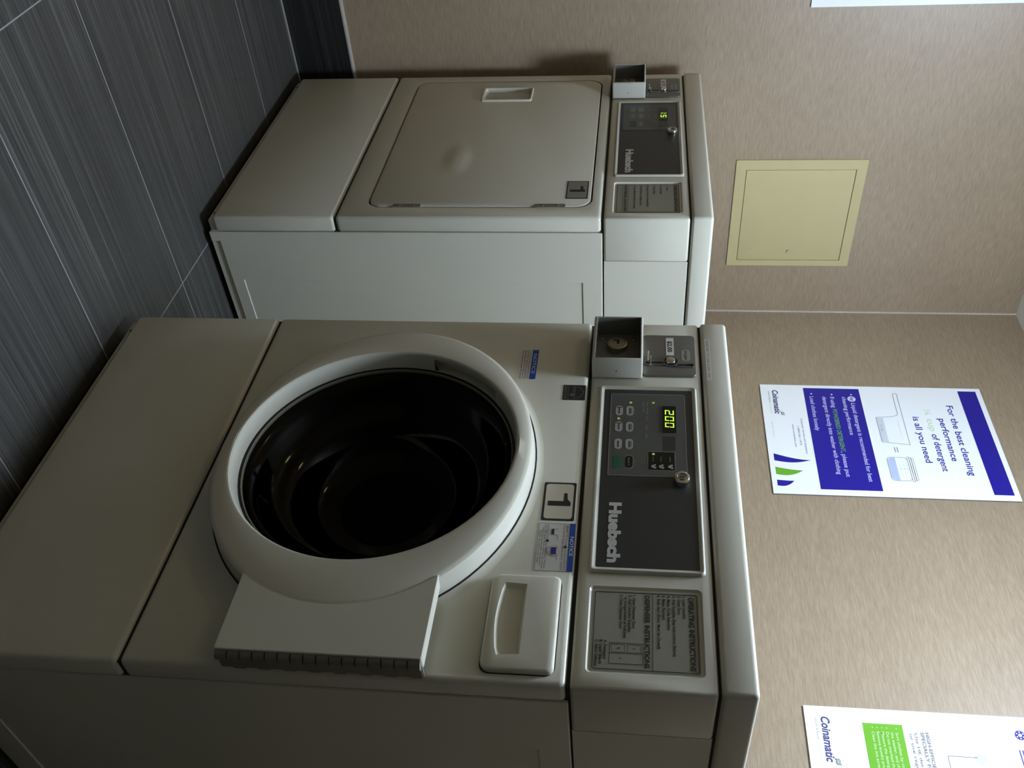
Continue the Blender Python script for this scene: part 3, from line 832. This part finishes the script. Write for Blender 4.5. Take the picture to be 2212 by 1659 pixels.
# central detergent poster on the back wall
PX0, PX1, PZ0, PZ1 = -.7530, -.3430, 1.2670, 1.8610
po = thing('detergent_poster', 'white poster with blue bands and measuring cup drawing, directly above the gap between the machines', 'poster', (0, YWALL, 0))
poster_board(po, PX0, PX1, PZ0, PZ1)
V = M_['violet']
k = Ink(-.0045); k.rect(-.7405, -.3610, 1.8000, 1.8475, V); k.build('header_band', po)
k = Ink(-.0045); k.rect(-.7410, -.3615, 1.3850, 1.5360, V); k.build('blue_block', po)
k = Ink(-.0045)
k.text('For the best cleaning', -.6810, -.4230, 1.7570, .0165, V, .012)
k.text('performance', -.6290, -.4720, 1.7260, .0165, V, .012)
k.text('\u00bc cup', -.6640, -.5800, 1.6950, .0165, M_['palelime'], .0); k.text('of detergent', -.5690, -.4350, 1.6950, .0165, V, .012)
k.text('is all you need', -.6340, -.4640, 1.6600, .0165, V, .012)
k.build('headline', po)
k = Ink(-.0048); P_ = M_['palev']
k.disc(-.7170, 1.5125, .0025, P_); k.disc(-.6990, 1.5110, .0110, P_); k.text('he', -.7055, -.6925, 1.5070, .0100, V, .02, lift=1)
k.text('Liquid detergent is recommended for best', -.6820, -.3915, 1.5070, .0110, P_, .008)
k.text('cleaning performance', -.7070, -.5580, 1.4860, .0110, P_, .008)
k.disc(-.7160, 1.4600, .0025, P_); k.text('If using', -.7060, -.6630, 1.4540, .0110, P_, .008)
k.text('POWDERED DETERGENT', -.6560, -.4960, 1.4540, .0110, M_['lime'], .01); k.text(', please put', -.4950, -.4060, 1.4540, .0110, P_, .008)
k.text('detergent directly into washer with clothing', -.7060, -.4140, 1.4330, .0110, P_, .008)
k.disc(-.7170, 1.4050, .0025, P_); k.text('Load clothes loosely', -.7060, -.5710, 1.3990, .0110, P_, .008)
k.build('bullet_text', po)
k = Ink(-.0045); O = M_['outline']
k.face([(-.6260, 1.5660), (-.5370, 1.5650), (-.5345, 1.5810), (-.6275, 1.5820)], M_['palegrey'])
k.stroke([(-.7230, 1.6350), (-.5270, 1.6330), (-.5350, 1.5650), (-.5370, 1.5640), (-.6260, 1.5640), (-.6285, 1.5660), (-.6330, 1.6100), (-.6390, 1.6215), (-.6440, 1.6230), (-.7230, 1.6240), (-.7265, 1.6295)], .0014, O, True, 1)
k.rect(-.6200, -.5500, 1.6180, 1.6186, M_['palegrey'], 1); k.text('\u00bc cup', -.6000, -.5760, 1.5700, .0060, O, lift=1)
k.rect(-.5170, -.4985, 1.5900, 1.5924, O); k.rect(-.5170, -.4985, 1.5965, 1.5989, O)
k.face(rrect(-.4790, -.4000, 1.5660, 1.5850, (.001, .001, .012, .012)), M_['paleblue'])
k.frame(-.4800, -.3990, 1.5645, 1.6150, .010, .0014, O, 1)
for z in (1.5930, 1.6020, 1.6100): k.rect(-.4750, -.4450, z, z + .0006, M_['palegrey'], 1); k.rect(-.4340, -.4040, z, z + .0006, M_['palegrey'], 1); k.rect(-.4420, -.4380, z - .0015, z + .0022, M_['palegrey'], 1)
for z0_, dx in ((1.6150, .003), (1.6200, .0), (1.6250, -.002)): k.frame(-.4830 + .003 - dx, -.3960 - .003 + dx, z0_, z0_ + .0050, .0015, .0010, O, 2)
k.build('cup_drawing', po)
k = Ink(-.0045)
company_logo(k, -.7290, -.6330, 1.2990, .0150)
k.build('company_logo', po)
k = Ink(-.0045)
for tx, x0, x1, z in (('Customer Service and Assistance', -.6160, -.4840, 1.3640), ('1.800.561.1972', -.5850, -.5140, 1.3520), ('www.coinamatic.com', -.5930, -.5080, 1.3390)):
    k.text(tx, x0, x1, z, .0050, M_['logoviolet'])
k.build('contact_lines', po)
k = Ink(-.0045)
k.text('04-09-2013', -.6030, -.5430, 1.2860, .0035, M_['palelime'])
k.build('date_line', po)
def swoosh(k, x0, x1, z0, xt, zt, m_):
    A = [(x0 + (xt - x0) * math.sin(PI / 2 * i / 10), z0 + (zt - z0) * i / 10) for i in range(11)]
    B = [(x1 + (xt - x1) * (i / 10) ** 2.6 + .07 * (zt - z0) * math.sin(PI * i / 10), z0 + (zt - z0) * i / 10) for i in range(11)]
    for i in range(10): k.face([A[i], B[i], B[i + 1], A[i + 1]], m_)
k = Ink(-.0045)
swoosh(k, -.4820, -.4570, 1.2800, -.4610, 1.3730, V); swoosh(k, -.4340, -.4090, 1.2800, -.4240, 1.3490, M_['lime']); swoosh(k, -.3890, -.3700, 1.2800, -.3870, 1.3230, V)
k.build('swoosh_emblem', po)

# second poster on the back wall, cut off by the frame
p2 = thing('laundry_poster', 'white poster with a lime green block above the washing machine', 'poster', (0, YWALL, 0))
poster_board(p2, .2330, .6430, 1.2710, 1.8650)
k = Ink(-.0045); k.rect(.2645, .6100, 1.3830, 1.4600, M_['lime']); k.build('green_block', p2)
k = Ink(-.0048)
for i in range(6):
    z = 1.4445 - i * .0092
    if i not in (1,): k.disc(.2735, z + .003, .0011, M_['palelime'])
    tx = ('Sort clothes by colour and fabric type before loading', 'the washer, and check that all pockets are empty', 'Do not overload the machine; leave room on top', 'Measure the detergent with the cup provided here', 'Remove laundry promptly when the cycle has ended', 'Clean the lint screen before every dryer load')[i]
    k.text(tx, .2820, .2820 + .0040 * len(tx), z, .0056, M_['palelime'], .004)
k.build('green_block_text', p2)
k = Ink(-.0045)
company_logo(k, .2560, .3520, 1.3030, .0160)
k.build('company_logo', p2)
k = Ink(-.0045)
k.text('HIGH-EFFICIENCY FRONT LOAD WASHERS', .2780, .5200, 1.5020, .0062, M_['greyprint'], .03); k.text('SPECIALLY FORMULATED DETERGENT', .2780, .5050, 1.4925, .0062, M_['greyprint'], .03)
k.text('Use HE detergent in all front load washers', .2810, .5400, 1.4805, .0056, M_['greyprint'], .015); k.text('or use regular detergent at half dose', .2820, .5250, 1.4710, .0056, M_['greyprint'], .015)
k.build('small_text', p2)
k = Ink(-.0045)
k.stroke([(.3600, 1.5350), (.3260, 1.5350), (.3240, 1.5370), (.3240, 1.5900)], .0014, M_['greyprint'])
k.disc(.3270, 1.5960, .0110, M_['paleblue']); 
for i in range(3): k.rect(.3190, .3350, 1.5900 + i * .0050, 1.5915 + i * .0050, M_['palev'], 1)
k.disc(.2720, 1.6830, .0100, V); k.disc(.2720, 1.6830, .0035, M_['board'], 1)
for a in range(0, 360, 60):
    k.rect(.2720 + .0068 * math.cos(math.radians(a)) - .0012, .2720 + .0068 * math.cos(math.radians(a)) + .0012, 1.6830 + .0068 * math.sin(math.radians(a)) - .0012, 1.6830 + .0068 * math.sin(math.radians(a)) + .0012, M_['board'], 1)
k.rect(.2670, .4200, 1.6170, 1.6176, M_['palegrey']); k.rect(.2840, .4200, 1.6250, 1.6253, M_['palegrey']); k.rect(.2860, .4200, 1.6310, 1.6313, M_['palegrey'])
k.rect(.2815, .2821, 1.6850, 1.7400, M_['outline'])
for i in range(6): k.rect(.3030, .4200, 1.6600 + i * .0060, 1.6625 + i * .0060, V if i > 1 else M_['palev'])
k.build('diagram', p2)

# sign on the left wall, its lower right corner in view
p3 = thing('wall_sign', 'white sign on the left wall, only its lower corner showing at the photo edge', 'sign', (XWALL, 0, 0), PI / 2)
poster_board(p3, -.5400, -.1320, 1.3180, 1.9130)
k = Ink(-.0045)
company_logo(k, -.2520, -.1560, 1.3440, .0150)
k.rect(-.5250, -.1700, 1.4500, 1.6000, M_['violet'])
k.build('printing', p3)
